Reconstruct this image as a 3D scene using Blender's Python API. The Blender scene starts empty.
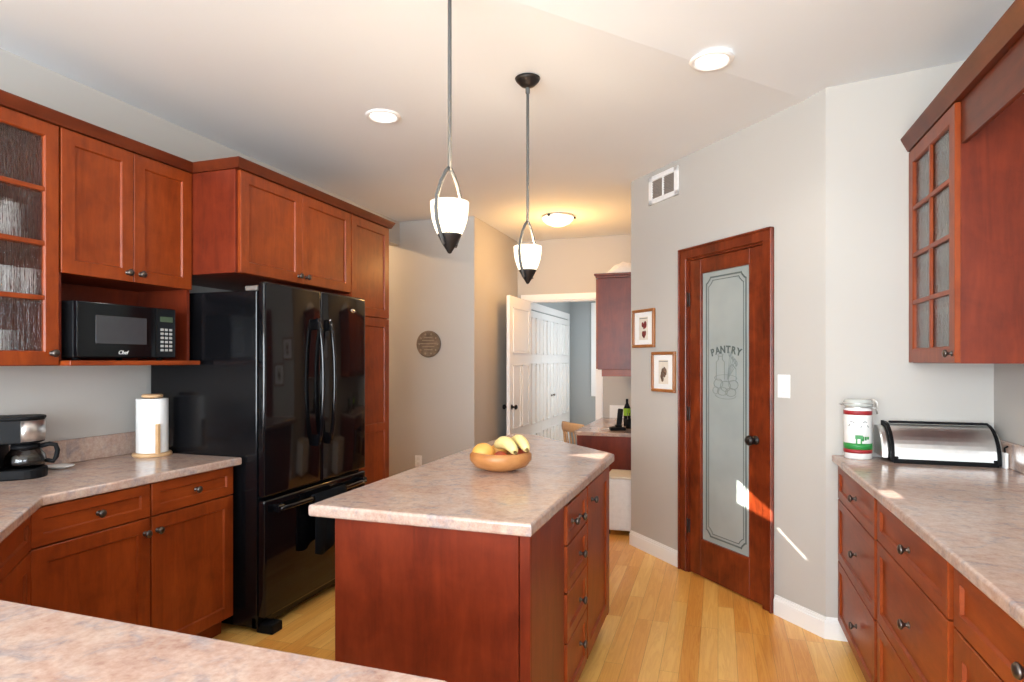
import bpy, bmesh, math, random
from mathutils import Vector, Matrix
random.seed(7)
PI = math.pi
S = bpy.context.scene
COL = S.collection

# ------------------------------------------------------------------ camera, world, light, exposure
cam_d = bpy.data.cameras.new('camera'); cam = bpy.data.objects.new('camera', cam_d); COL.objects.link(cam)
cam.location = (0, 0, 1.41)
cam.rotation_euler = (PI/2, 0, math.radians(18.575))
cam_d.sensor_width = 36; cam_d.lens = 613/1024*36; cam_d.shift_y = 20/1024
cam_d.clip_start = 0.02
S.camera = cam
S.view_settings.view_transform = 'Standard'; S.view_settings.look = 'None'
S.view_settings.gamma = 1; S.view_settings.use_curve_mapping = False
S.view_settings.exposure = 0.42
wd = bpy.data.worlds.new('sky'); S.world = wd; wd.use_nodes = True
wb = wd.node_tree.nodes['Background']; wb.inputs[0].default_value = (.72, .84, 1, 1); wb.inputs[1].default_value = 1.6

def area_light(name, loc, rot, sx, sy, power, col):
    d = bpy.data.lights.new(name, 'AREA'); d.shape = 'RECTANGLE'; d.size = sx; d.size_y = sy
    d.energy = power; d.color = col
    o = bpy.data.objects.new(name, d); o.location = loc; o.rotation_euler = rot; COL.objects.link(o)
    return o
def spot_light(name, loc, power, col, size=2.4, r=.06):
    d = bpy.data.lights.new(name, 'SPOT'); d.energy = power; d.color = col; d.spot_size = size; d.spot_blend = .6
    d.shadow_soft_size = r
    o = bpy.data.objects.new(name, d); o.location = loc; COL.objects.link(o); return o
def point_light(name, loc, power, col, r=.05):
    d = bpy.data.lights.new(name, 'POINT'); d.energy = power; d.color = col; d.shadow_soft_size = r
    o = bpy.data.objects.new(name, d); o.location = loc; COL.objects.link(o); return o

# added fill lamps for daylight; rear and side tilt up to lift the ceiling
area_light('fill_rear', (-.9, -3.1, 1.45), (PI/2+.16, 0, 0), 3.4, 1.9, 290, (.82, .92, 1))
area_light('fill_side', (1.2, -1.3, 1.60), (PI/2+.7, 0, PI/2), 1.8, 1.1, 60, (.86, .94, 1))
area_light('fill_corridor', (-.72, 8.1, 1.5), (PI/2, 0, PI/2), 1.2, 1.2, 13, (.92, .97, 1))  # no window here; lamp added at the corridor's right wall
sun_d = bpy.data.lights.new('sun', 'SUN'); sun_d.energy = 20; sun_d.angle = math.radians(.12); sun_d.color = (1, .93, .82)
sun = bpy.data.objects.new('sun', sun_d); COL.objects.link(sun); sun.location = (0, -8, 4)
sun.rotation_euler = Vector((0, 1, -.3)).to_track_quat('-Z', 'Y').to_euler()
WARM = (1, .78, .52)

# ------------------------------------------------------------------ materials
def new_mat(name):
    m = bpy.data.materials.new(name); m.use_nodes = True
    nt = m.node_tree; b = nt.nodes['Principled BSDF']
    return m, nt, b
def srgb(r, g, b):
    f = lambda c: (c/255/12.92) if c/255 <= .04045 else ((c/255+.055)/1.055)**2.4
    return (f(r), f(g), f(b), 1)
def node(nt, t, **kw):
    n = nt.nodes.new(t)
    for k, v in kw.items():
        if k in n.inputs: n.inputs[k].default_value = v
        else: setattr(n, k, v)
    return n
def coords(nt, scale=(1, 1, 1), rot=(0, 0, 0)):
    tc = nt.nodes.new('ShaderNodeTexCoord'); mp = nt.nodes.new('ShaderNodeMapping')
    mp.inputs['Scale'].default_value = scale; mp.inputs['Rotation'].default_value = rot
    nt.links.new(tc.outputs['Object'], mp.inputs['Vector']); return mp.outputs['Vector']
def ramp(nt, fac, stops):
    r = nt.nodes.new('ShaderNodeValToRGB'); e = r.color_ramp.elements
    e[0].position, e[0].color = stops[0]; e[1].position, e[1].color = stops[-1]
    for p, c in stops[1:-1]:
        x = e.new(p); x.color = c
    nt.links.new(fac, r.inputs[0]); return r.outputs[0]
def mixc(nt, a, b, fac, blend='MIX'):
    m = nt.nodes.new('ShaderNodeMix'); m.data_type = 'RGBA'; m.blend_type = blend
    for sock, v in ((m.inputs[6], a), (m.inputs[7], b), (m.inputs[0], fac)):
        if isinstance(v, (int, float)): sock.default_value = v
        elif isinstance(v, tuple): sock.default_value = v
        else: nt.links.new(v, sock)
    return m.outputs[2]
def noise(nt, vec, scale, detail=4, rough=.55, dist=0):
    n = node(nt, 'ShaderNodeTexNoise', Scale=scale, Detail=detail, Roughness=rough, Distortion=dist)
    nt.links.new(vec, n.inputs['Vector']); return n.outputs['Fac']
def bump(nt, b, h, strength=.1, dist=.01):
    n = node(nt, 'ShaderNodeBump', Strength=strength, Distance=dist)
    nt.links.new(h, n.inputs['Height']); nt.links.new(n.outputs[0], b.inputs['Normal'])

def plain(name, col, rough=.5, metal=0, spec=.5, coat=0, nz=.04, nscale=30):
    m, nt, b = new_mat(name)
    v = coords(nt); n = noise(nt, v, nscale, 3)
    d = tuple(c*(1-nz) for c in col[:3])+(1,); l = tuple(min(1, c*(1+nz)) for c in col[:3])+(1,)
    nt.links.new(ramp(nt, n, [(.3, d), (.7, l)]), b.inputs['Base Color'])
    b.inputs['Roughness'].default_value = rough; b.inputs['Metallic'].default_value = metal
    b.inputs['Specular IOR Level'].default_value = spec; b.inputs['Coat Weight'].default_value = coat
    return m
def paint(name, col, rough=.75):
    m, nt, b = new_mat(name)
    v = coords(nt); n = noise(nt, v, 1.2, 2)
    d = tuple(c*.97 for c in col[:3])+(1,)
    nt.links.new(ramp(nt, n, [(.3, d), (.7, col)]), b.inputs['Base Color'])
    b.inputs['Roughness'].default_value = rough; b.inputs['Specular IOR Level'].default_value = .3
    bump(nt, b, noise(nt, v, 160, 2), .06, .002)
    return m
def wood(name, dark, mid, light, grain='z', rough=.38, coat=.05):
    m, nt, b = new_mat(name)
    sc = {'z': (7, 7, 1.1), 'x': (1.1, 7, 7), 'y': (7, 1.1, 7)}[grain]
    v = coords(nt, sc)
    n1 = noise(nt, v, 1.6, 6, .6, 1.2)
    n2 = noise(nt, v, 11, 3, .5)
    v2 = coords(nt); n3 = noise(nt, v2, 7, 5, .6, .5)
    base = ramp(nt, n1, [(.22, dark), (.5, mid), (.8, light)])
    fine = mixc(nt, base, ramp(nt, n2, [(.35, dark), (.65, light)]), .14)
    blot = mixc(nt, fine, ramp(nt, n3, [(.3, dark), (.68, light)]), .34)
    nt.links.new(blot, b.inputs['Base Color'])
    b.inputs['Roughness'].default_value = rough; b.inputs['Coat Weight'].default_value = coat
    b.inputs['Coat Roughness'].default_value = .22; b.inputs['Specular IOR Level'].default_value = .32
    bump(nt, b, n2, .03, .002)
    return m
def laminate(name):
    m, nt, b = new_mat(name)
    v = coords(nt); vs = coords(nt, (1, 1.2, 1), (0, 0, .5))
    a = noise(nt, vs, 5.5, 6, .68, .6); c = noise(nt, vs, 11, 5, .7, .8); s = noise(nt, v, 42, 4, .7); s2 = noise(nt, v, 120, 2, .6)
    base = ramp(nt, a, [(.3, srgb(168, 130, 116)), (.45, srgb(194, 162, 147)), (.58, srgb(202, 178, 164)), (.72, srgb(180, 144, 134))])
    blue = ramp(nt, c, [(.51, (0, 0, 0, 1)), (.66, (1, 1, 1, 1))])
    base = mixc(nt, base, srgb(150, 144, 150), blue)
    base = mixc(nt, base, ramp(nt, s, [(.3, srgb(128, 92, 82)), (.48, srgb(182, 154, 138)), (.7, srgb(212, 194, 178))]), .34)
    base = mixc(nt, base, ramp(nt, s2, [(.35, srgb(120, 95, 90)), (.65, srgb(215, 198, 184))]), .10)
    nt.links.new(base, b.inputs['Base Color'])
    b.inputs['Roughness'].default_value = .17; b.inputs['Specular IOR Level'].default_value = .55
    return m
def floorboards(name):
    m, nt, b = new_mat(name)
    v = coords(nt, (1, 1, 1), (0, 0, PI/2))
    br = node(nt, 'ShaderNodeTexBrick', Scale=1.0, offset=.37, offset_frequency=3)
    br.inputs['Brick Width'].default_value = .85; br.inputs['Row Height'].default_value = .084
    br.inputs['Mortar Size'].default_value = .0008; br.inputs['Mortar Smooth'].default_value = .3
    br.inputs['Color1'].default_value = (0, 0, 0, 1); br.inputs['Color2'].default_value = (1, 1, 1, 1)
    br.inputs['Mortar'].default_value = (.5, .5, .5, 1)
    nt.links.new(v, br.inputs['Vector'])
    tone = ramp(nt, br.outputs['Color'], [(0, srgb(220, 146, 62)), (.5, srgb(244, 186, 98)), (1, srgb(252, 210, 124))])
    # grain whose pattern shifts from board to board
    tc = coords(nt, (15, .8, 1))
    add = nt.nodes.new('ShaderNodeVectorMath'); add.operation = 'MULTIPLY_ADD'
    add.inputs[1].default_value = (13, 17, 5)
    nt.links.new(br.outputs['Color'], add.inputs[0]); nt.links.new(tc, add.inputs[2])
    wv = node(nt, 'ShaderNodeTexNoise', Scale=1.5, Detail=5, Roughness=.6, Distortion=1.6); nt.links.new(add.outputs[0], wv.inputs['Vector'])
    gr = ramp(nt, wv.outputs['Fac'], [(.3, srgb(200, 122, 42)), (.44, srgb(244, 182, 88)), (.5, srgb(222, 148, 60)), (.57, srgb(246, 188, 96)), (.72, srgb(252, 204, 116))])
    c = mixc(nt, tone, gr, .42)
    c = mixc(nt, c, mixc(nt, c, srgb(130, 78, 34), .7), br.outputs['Fac'])
    nt.links.new(c, b.inputs['Base Color'])
    b.inputs['Roughness'].default_value = .3; b.inputs['Coat Weight'].default_value = .2
    return m
def glass(name, col, rough, kind):
    m, nt, b = new_mat(name)
    b.inputs['Base Color'].default_value = col; b.inputs['Transmission Weight'].default_value = 1
    b.inputs['Roughness'].default_value = rough; b.inputs['IOR'].default_value = 1.45
    if kind == 'reeded':
        v = coords(nt, (1, 1, .05)); h = noise(nt, v, 90, 3, .7)
        bump(nt, b, h, .8, .01)
    elif kind == 'seeded':
        v = coords(nt); h = noise(nt, v, 26, 3, .6); bump(nt, b, h, .25, .01)
    return m
def emit(name, col, strength, tint=None):
    m, nt, b = new_mat(name)
    v = coords(nt); n = noise(nt, v, 6, 2)
    c2 = tuple(c*.96 for c in col[:3])+(1,)
    nt.links.new(ramp(nt, n, [(.3, c2), (.7, col)]), b.inputs['Base Color'])
    nt.links.new(ramp(nt, n, [(.3, c2), (.7, col)]), b.inputs['Emission Color'])
    b.inputs['Emission Strength'].default_value = strength; b.inputs['Roughness'].default_value = .3
    return m

M = {}
M['wall'] = paint('greige_paint', srgb(194, 190, 184))
M['ceil'] = paint('ceiling_paint', srgb(236, 240, 243), .9)
M['white'] = paint('white_trim_paint', srgb(246, 246, 245), .4)
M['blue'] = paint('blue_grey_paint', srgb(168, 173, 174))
M['cherry'] = wood('cherry', srgb(98, 36, 11), srgb(137, 56, 18), srgb(166, 76, 28))
M['cherryx'] = wood('cherry_across', srgb(98, 36, 11), srgb(137, 56, 18), srgb(166, 76, 28), 'x')
M['veneer'] = wood('cherry_veneer', srgb(78, 24, 11), srgb(110, 38, 18), srgb(136, 54, 27))
M['crown'] = wood('cherry_crown_shaded', srgb(70, 25, 10), srgb(96, 38, 16), srgb(118, 52, 23), 'y')  # darker than the cherry fronts: shade on down-facing trim put into the colour
M['cherryd'] = wood('cherry_mahogany', srgb(52, 15, 7), srgb(100, 33, 13), srgb(150, 64, 27), 'z', .33, .12)
M['tanwood'] = wood('tan_wood', srgb(190, 146, 102), srgb(212, 170, 126), srgb(226, 190, 146), 'x', .45, .1)
M['bowlwood'] = wood('bowl_wood', srgb(150, 90, 46), srgb(184, 120, 66), srgb(206, 148, 92), 'x', .4, .2)
M['goldwood'] = wood('frame_wood', srgb(118, 66, 30), srgb(152, 92, 44), srgb(178, 116, 62), 'z', .4, .2)
M['lam'] = laminate('mottled_laminate')
M['floor'] = floorboards('oak_boards')
M['black'] = plain('gloss_black', (.004, .004, .005, 1), .07, 0, .42, 0)
M['blackside'] = plain('textured_black', (.005, .005, .006, 1), .16, 0, .35)
M['blackp'] = plain('black_plastic', (.007, .007, .008, 1), .5, 0, .12)
M['bronze'] = plain('dark_bronze', (.035, .03, .028, 1), .4, .7)
M['rodm'] = plain('grey_bronze', srgb(92, 92, 91), .6, 0, .2)
M['pewter'] = plain('pewter', (.12, .10, .09, 1), .32, .9)
M['steel'] = plain('brushed_steel', (.78, .78, .77, 1), .34, 1)
M['chrome'] = plain('chrome', (.75, .75, .75, 1), .12, 1)
M['plast'] = plain('white_plastic', srgb(245, 245, 244), .35)
M['paper'] = plain('white_paper', srgb(244, 244, 242), .9, nz=.02)
M['ceramic'] = plain('white_ceramic', srgb(240, 240, 238), .15)
M['cream'] = plain('cream_print', srgb(226, 218, 204), .8)
M['grey'] = plain('grey_metal', srgb(120, 112, 106), .5)
M['ventdark'] = plain('vent_grey_metal', srgb(150, 140, 132), .6)
M['reed'] = glass('reeded_glass', (.86, .87, .88, 1), .04, 'reeded')
M['seed'] = glass('seeded_glass', (.82, .88, .88, 1), .22, 'seeded')
M['clear'] = glass('clear_glass', (.95, .97, .97, 1), .0, 'clear')
M['coffee'] = plain('dark_coffee_glass', (.02, .012, .008, 1), .05, 0, .6, .5)
mf, nt, b = new_mat('frosted_pantry_glass')
v = coords(nt); nt.links.new(ramp(nt, noise(nt, v, 3, 3), [(.3, srgb(160, 170, 168)), (.7, srgb(174, 182, 180))]), b.inputs['Base Color'])
b.inputs['Roughness'].default_value = .22; b.inputs['Transmission Weight'].default_value = .12; b.inputs['Coat Weight'].default_value = .3
M['frost'] = mf
M['etch'] = plain('etched_line', srgb(84, 96, 95), .4)
M['orange'] = plain('orange_peel', srgb(232, 170, 84), .45, nscale=60, nz=.08)
M['banana'] = plain('banana_peel', srgb(242, 220, 150), .5, nscale=25, nz=.06)
M['bstem'] = plain('banana_tip', srgb(110, 84, 40), .6)
M['apple'] = plain('apple_skin', srgb(176, 72, 44), .35, nscale=18, nz=.3)
M['red'] = plain('red_band', srgb(158, 40, 46), .4)
M['green'] = plain('green_print', srgb(46, 140, 66), .4)
M['lime'] = plain('lime_plastic', srgb(160, 205, 40), .4)
M['cloth'] = plain('white_cloth', srgb(236, 228, 220), .9)
M['towel'] = plain('dark_towel', (.008, .009, .011, 1), 1, 0, .1)
M['bronzep'] = plain('bronze_plaque', srgb(122, 106, 90), .6, 0, nscale=18, nz=.35)
M['shade'] = emit('lit_shade_glass', (1, .88, .68, 1), 1.1)
M['lens'] = emit('lit_downlight_lens', (1, .96, .9, 1), 1.8)
M['dome'] = emit('lit_dome_glass', (1, .88, .66, 1), 1.6)
M['display'] = emit('dim_display', (.06, .09, .05, 1), .12)

# ------------------------------------------------------------------ mesh helpers
class MB:
    def __init__(s): s.bm = bmesh.new()
    def box(s, x0, x1, y0, y1, z0, z1, bv=0, seg=1, mtx=None):
        t = bmesh.new(); bmesh.ops.create_cube(t, size=1)
        for v in t.verts:
            v.co = Vector(((x0+x1)/2+v.co.x*(x1-x0), (y0+y1)/2+v.co.y*(y1-y0), (z0+z1)/2+v.co.z*(z1-z0)))
        if bv: bmesh.ops.bevel(t, geom=list(t.edges), offset=bv, segments=seg, affect='EDGES', profile=.5)
        s.add(t, mtx); return s
    def add(s, t, mtx=None):
        if mtx is not None: bmesh.ops.transform(t, matrix=mtx, verts=t.verts)
        me = bpy.data.meshes.new('tmp'); t.to_mesh(me); t.free(); s.bm.from_mesh(me); bpy.data.meshes.remove(me)
    def prism(s, poly, z0, z1, bv=0, seg=2, mtx=None):
        t = bmesh.new()
        bot = [t.verts.new((x, y, z0)) for x, y in poly]; top = [t.verts.new((x, y, z1)) for x, y in poly]
        t.faces.new(top); t.faces.new(bot[::-1]); n = len(poly)
        for i in range(n): t.faces.new((bot[i], bot[(i+1) % n], top[(i+1) % n], top[i]))
        bmesh.ops.recalc_face_normals(t, faces=t.faces)
        if bv:
            ed = [e for e in t.edges if abs(e.verts[0].co.z-e.verts[1].co.z) < 1e-6]
            bmesh.ops.bevel(t, geom=ed, offset=bv, segments=seg, affect='EDGES', profile=.5)
        s.add(t, mtx); return s
    def lathe(s, prof, seg=28, mtx=None, cap=True):
        t = bmesh.new(); rings = []
        for r, z in prof:
            if r < 1e-6: rings.append([t.verts.new((0, 0, z))])
            else: rings.append([t.verts.new((r*math.cos(2*PI*i/seg), r*math.sin(2*PI*i/seg), z)) for i in range(seg)])
        for a, b2 in zip(rings, rings[1:]):
            for i in range(seg):
                j = (i+1) % seg
                if len(a) == 1 and len(b2) == 1: continue
                if len(a) == 1: t.faces.new((a[0], b2[i], b2[j]))
                elif len(b2) == 1: t.faces.new((a[i], a[j], b2[0]))
                else: t.faces.new((a[i], a[j], b2[j], b2[i]))
        if cap:
            for r in (rings[0], rings[-1]):
                if len(r) > 1: t.faces.new(r)
        bmesh.ops.recalc_face_normals(t, faces=t.faces)
        for f in t.faces: f.smooth = True
        s.add(t, mtx); return s
    def tube(s, pts, r, seg=10, flat=None, mtx=None):
        t = bmesh.new(); pts = [Vector(p) for p in pts]; n = len(pts); rings = []
        rr = r if isinstance(r, (list, tuple)) else [r]*n
        up = None
        for i, p in enumerate(pts):
            d = (pts[min(i+1, n-1)]-pts[max(i-1, 0)]).normalized()
            if up is None:
                up = Vector((0, 0, 1)) if abs(d.z) < .9 else Vector((1, 0, 0))
            a = d.cross(up).normalized(); up = a.cross(d).normalized()
            fl = flat or 1
            rings.append([t.verts.new(p+rr[i]*(a*math.cos(2*PI*k/seg)+up*fl*math.sin(2*PI*k/seg))) for k in range(seg)])
        for a, b2 in zip(rings, rings[1:]):
            for k in range(seg):
                j = (k+1) % seg; t.faces.new((a[k], a[j], b2[j], b2[k]))
        t.faces.new(rings[0][::-1]); t.faces.new(rings[-1])
        bmesh.ops.recalc_face_normals(t, faces=t.faces)
        for f in t.faces: f.smooth = len(f.verts) == 4
        s.add(t, mtx); return s
    def front(s, x0, x1, z0, z1, y=0, t=.02, rail=.058, depth=.009, hole=False):
        """A framed (shaker) front standing on the plane y, its face at y - t; hole = open for a pane."""
        b2 = bmesh.new(); rings = []
        L = [(0, y), (0, y-t+.002), (.002, y-t), (rail, y-t), (rail+.005, y-t+depth)]
        if hole: L.append((rail+.005, y))
        for i, yy in L:
            rings.append([b2.verts.new((px, yy, pz)) for px, pz in ((x0+i, z0+i), (x1-i, z0+i), (x1-i, z1-i), (x0+i, z1-i))])
        for a, c in zip(rings, rings[1:]):
            for k in range(4):
                j = (k+1) % 4; b2.faces.new((a[k], a[j], c[j], c[k]))
        if hole:
            a, c = rings[-1], rings[0]
            for k in range(4):
                j = (k+1) % 4; b2.faces.new((a[k], a[j], c[j], c[k]))
        else: b2.faces.new(rings[-1]); b2.faces.new(rings[0][::-1])
        bmesh.ops.recalc_face_normals(b2, faces=b2.faces)
        s.add(b2); return s
    def build(s, name, mat, parent=None, smooth=False):
        me = bpy.data.meshes.new(name); s.bm.to_mesh(me); s.bm.free()
        me.materials.append(mat)
        if smooth:
            for p in me.polygons: p.use_smooth = True
        o = bpy.data.objects.new(name, me); COL.objects.link(o)
        if parent is not None: o.parent = parent
        return o
def tag(o, label, cat, group=None, kind=None):
    o['label'] = label; o['category'] = cat
    if group: o['group'] = group
    if kind: o['kind'] = kind
    return o
def thing(name, label, cat, loc=(0, 0, 0), rz=0, group=None, kind=None):
    o = bpy.data.objects.new(name, None); o.empty_display_size = .1; COL.objects.link(o)
    o.location = loc; o.rotation_euler = (0, 0, rz)
    return tag(o, label, cat, group, kind)
def at(o, loc, rz=0): o.location = loc; o.rotation_euler = (0, 0, rz); return o
def copy_thing(root, loc, rz, label, group=None):
    r = root.copy(); COL.objects.link(r); r.location = loc; r.rotation_euler = (0, 0, rz); r['label'] = label
    if group: r['group'] = group
    for ch in list(root.children):
        c = ch.copy(); COL.objects.link(c); c.parent = r
        for g in list(ch.children):
            d = g.copy(); COL.objects.link(d); d.parent = c
    return r
RX = lambda a: Matrix.Rotation(a, 4, 'X')
RY = lambda a: Matrix.Rotation(a, 4, 'Y')
RZ = lambda a: Matrix.Rotation(a, 4, 'Z')
T = lambda x, y, z: Matrix.Translation((x, y, z))
def text_mesh(body, size, ext=.0006, mtx=None, shear=0, mb=None, off=0):
    c = bpy.data.curves.new('txt', 'FONT'); c.body = body; c.size = size; c.extrude = ext; c.shear = shear
    c.offset = off; c.align_x = 'CENTER'; c.align_y = 'CENTER'; c.resolution_u = 3
    o = bpy.data.objects.new('txt', c); COL.objects.link(o)
    me = bpy.data.meshes.new_from_object(o.evaluated_get(bpy.context.evaluated_depsgraph_get()))
    bpy.data.objects.remove(o); bpy.data.curves.remove(c)
    t = bmesh.new(); t.from_mesh(me); bpy.data.meshes.remove(me)
    mb = mb or MB(); mb.add(t, mtx); return mb

# ------------------------------------------------------------------ the room
CEIL = 2.79; XL = -3.0; XR = 1.235; YB = 3.47; YR = -3.2; YC = 5.42; YF = 6.75; XD = -2.2
PA = Vector((-.635, 4.769)); PB = Vector((.52, YB)); PE = (PB-PA).normalized(); PN = Vector((-PE.y, PE.x)); PL = (PB-PA).length
if PN.y > 0: PN = -PN                     # faces the kitchen
PANG = math.atan2(PE.y, PE.x)
def structure(name, mb, mat, label, cat): return tag(mb.build(name, mat), label, cat, None, 'structure')
structure('floor', MB().box(-3.2, 1.5, -3.4, 9.5, -.1, 0).box(-4.4, -3.2, 4.02, 5.6, -.1, 0), M['floor'], 'golden oak strip floor running through the kitchen', 'floor')
# ceiling: flat part and gently rising part meet along a diagonal fold
c0 = PA+PE*1.62; cd = Vector((.664, .747))
def cline(y): return c0.x+(y-c0.y)*cd.x/cd.y
yl = c0.y+(-3.2-c0.x)*cd.y/cd.x
def slope_z(x, y): return CEIL+.10*max(0, (x-c0.x)*cd.y-(y-c0.y)*cd.x)
yr_ = c0.y+(1.5-c0.x)*cd.y/cd.x
fl = [(-3.2, yl), (1.5, yr_), (1.5, 6.9), (-3.2, 6.9)]
structure('ceiling', MB().prism(fl, CEIL, CEIL+.1), M['ceil'], 'flat warm white ceiling over the island and hall', 'ceiling')
t = MB(); sl = [(-3.2, yl), (-3.2, -3.4), (1.5, -3.4), (1.5, yr_)]
lo = [t.bm.verts.new((x, y, slope_z(x, y))) for x, y in sl]; hi = [t.bm.verts.new((x, y, slope_z(x, y)+.1)) for x, y in sl]
t.bm.faces.new(lo[::-1]); t.bm.faces.new(hi)
for i in range(4): t.bm.faces.new((lo[i], lo[(i+1) % 4], hi[(i+1) % 4], hi[i]))
bmesh.ops.recalc_face_normals(t.bm, faces=t.bm.faces)
structure('ceiling_slope', t, M['ceil'], 'bright sloping part of the ceiling above the right counter', 'ceiling')
HW = 3.4
structure('wall_left', MB().box(XL-.1, XL, YR-.1, 4.12, 0, HW).box(XL-.1, XL, 4.12, YC, 2.56, HW).box(-4.3, XL-.1, 4.02, 4.12, 0, HW).box(-4.4, -4.3, 4.02, YC+.1, 0, HW), M['wall'], 'greige wall behind the refrigerator and left cabinets', 'wall')
structure('wall_end', MB().box(-4.3, XD, YC, YC+.1, 0, CEIL+.05).box(XD-.1, XD, YC+.1, YF+.1, 0, CEIL+.05), M['wall'],
          'tan wall carrying the round plaque, turning into the hall', 'wall')
OX0, OX1, OH = -2.085, -1.275, 2.1
structure('wall_far', MB().box(XD, OX0, YF, YF+.12, 0, CEIL+.05).box(OX1, XR, YF, YF+.12, 0, CEIL+.05).box(OX0, OX1, YF, YF+.12, OH, CEIL+.05),
          M['wall'], 'tan far wall with a white doorway at the hall end', 'wall')
def wl(mb, s0, s1, z0, z1, y0=-.1, y1=0, bv=0): return mb.box(s0, s1, y0, y1, z0, z1, bv)
# pantry wall: local x along the wall from its far end, -y towards the kitchen
PM = T(PA.x, PA.y, 0) @ RZ(PANG)
D0, D1, DH = .668, 1.335, 2.09
t = MB(); m_ = PM
for a0, a1, z0, z1 in ((0, D0, 0, HW), (D1, PL, 0, HW), (D0, D1, DH, HW)): t.box(a0, a1, 0, .1, z0, z1)
o = t.build('wall_pantry', M['wall']); at(o, (PA.x, PA.y, 0), PANG); tag(o, 'angled greige wall around the pantry door', 'wall', None, 'structure')
structure('wall_corner', MB().prism([(PB.x, YB), (XR, YB), (XR, YB+.1), (PB.x+.06, YB+.1)], 0, HW), M['wall'], 'pale wall behind the bread box and white-lidded jar', 'wall')
structure('wall_desk', MB().prism([(PA.x, PA.y), (PA.x+.1, PA.y+.02), (PA.x+.1, YF), (PA.x, YF)], 0, CEIL+.05), M['wall'], 'wall beside the small desk past the pantry corner', 'wall')
# right wall; its unseen window beside the camera is added for light
WY0, WY1, WZ0, WZ1 = -2.25, -.3, 1.0, 2.2
t = MB()
t.box(XR, XR+.12, YR-.1, WY0, 0, HW).box(XR, XR+.12, WY1, YF, 0, HW).box(XR, XR+.12, WY0, WY1, 0, WZ0).box(XR, XR+.12, WY0, WY1, WZ1, HW)
structure('wall_right', t, M['wall'], 'pale right-hand wall above the long counter', 'wall')
BX0, BX1, BZ0, BZ1 = -2.7, .9, .5, 2.95
t = MB(); t.box(XL, BX0, YR-.12, YR, 0, HW).box(BX1, XR, YR-.12, YR, 0, HW).box(BX0, BX1, YR-.12, YR, 0, BZ0).box(BX0, BX1, YR-.12, YR, BZ1, HW)
structure('wall_back', t, M['wall'], 'wall with wide windows behind the photographer', 'wall')
# unseen sheet added over the rear window; slanted gaps shape the sun patches
t = MB(); xs = BX0
for xa, xb, la, lb, ua, ub in ((-.76, -.556, 2.852, 2.827, 2.858, 2.893), (.109, .29, 2.73, 2.609, 2.87, 2.665), (.315, .441, 2.576, 2.420, 2.584, 2.427), (.556, .61, 2.655, 2.655, 2.695, 2.70)):
    qm = Matrix(((1, 0, 0, 0), (0, 0, -1, YR-.10), (0, 1, 0, 0), (0, 0, 0, 1)))
    t.prism([(xs, BZ0), (xa, BZ0), (xa, BZ1), (xs, BZ1)], 0, .004, 0, 1, qm)
    t.prism([(xa, BZ0), (xb, BZ0), (xb, lb), (xa, la)], 0, .004, 0, 1, qm); t.prism([(xa, ua), (xb, ub), (xb, BZ1), (xa, BZ1)], 0, .004, 0, 1, qm); xs = xb
t.prism([(xs, BZ0), (BX1, BZ0), (BX1, BZ1), (xs, BZ1)], 0, .004, 0, 1, qm)
structure('sun_mask', t, M['white'], 'unseen white sheet added behind the photographer, its gaps shaping the sun patches', 'shade')
def window(name, axis, a0, a1, z0, z1, p, n, label):
    t = MB(); fr = .05
    def bx(u0, u1, v0, v1):
        if axis == 'x': t.box(u0, u1, p-.08, p-.03, v0, v1)
        else: t.box(p+.03, p+.08, u0, u1, v0, v1)
    bx(a0, a1, z0, z0+fr); bx(a0, a1, z1-fr, z1)
    for k in range(n+1):
        c = a0+(a1-a0)*k/n; c = min(max(c, a0+fr/2), a1-fr/2); bx(c-fr/2, c+fr/2, z0+fr, z1-fr)
    structure(name, t, M['white'], label, 'window')
window('window_1', 'y', WY0, WY1, WZ0, WZ1, XR, 2, 'unseen white framed side window added near the photographer for light')  # added beside the camera, out of view, to go with the side lamp
window('window_2', 'x', BX0, BX1, BZ0, BZ1, YR, 4, 'unseen wide white framed window added behind the photographer for light')  # added out of view to go with the rear lamp and sun
structure('ceiling_side', MB().box(-4.4, XL-.1, 4.02, YC+.1, CEIL, CEIL+.1), M['ceil'], 'ceiling of the side passage past the tall cabinet', 'ceiling')
# corridor behind the far doorway
CX0, CX1, CY1 = -2.17, -.62, 9.3
structure('wall_corridor', MB().box(CX0-.1, CX0, YF+.12, CY1+.1, 0, 2.6).box(CX1, CX1+.1, YF+.12, CY1+.1, 0, 2.6).box(CX0, CX1, CY1, CY1+.1, 0, 2.6), M['blue'],
          'blue-grey wall of the corridor seen through the doorway', 'wall')
structure('ceiling_corridor', MB().box(CX0, CX1, YF+.12, CY1+.1, 2.5, 2.6), M['ceil'], 'white ceiling of the corridor beyond the doorway', 'ceiling')
# doorway casing
t = MB(); cw = .07
t.box(OX0-cw, OX0, YF-.018, YF, 0, OH+cw, .003).box(OX1, OX1+cw, YF-.018, YF, 0, OH+cw, .003).box(OX0-cw, OX1+cw, YF-.02, YF, OH, OH+cw, .003)
t.box(OX0-.001, OX0+.015, YF, YF+.12, 0, OH).box(OX1-.015, OX1+.001, YF, YF+.12, 0, OH).box(OX0, OX1, YF, YF+.12, OH-.015, OH+.001)
structure('trim_doorway', t, M['white'], 'white casing around the far hall doorway', 'trim')
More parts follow.
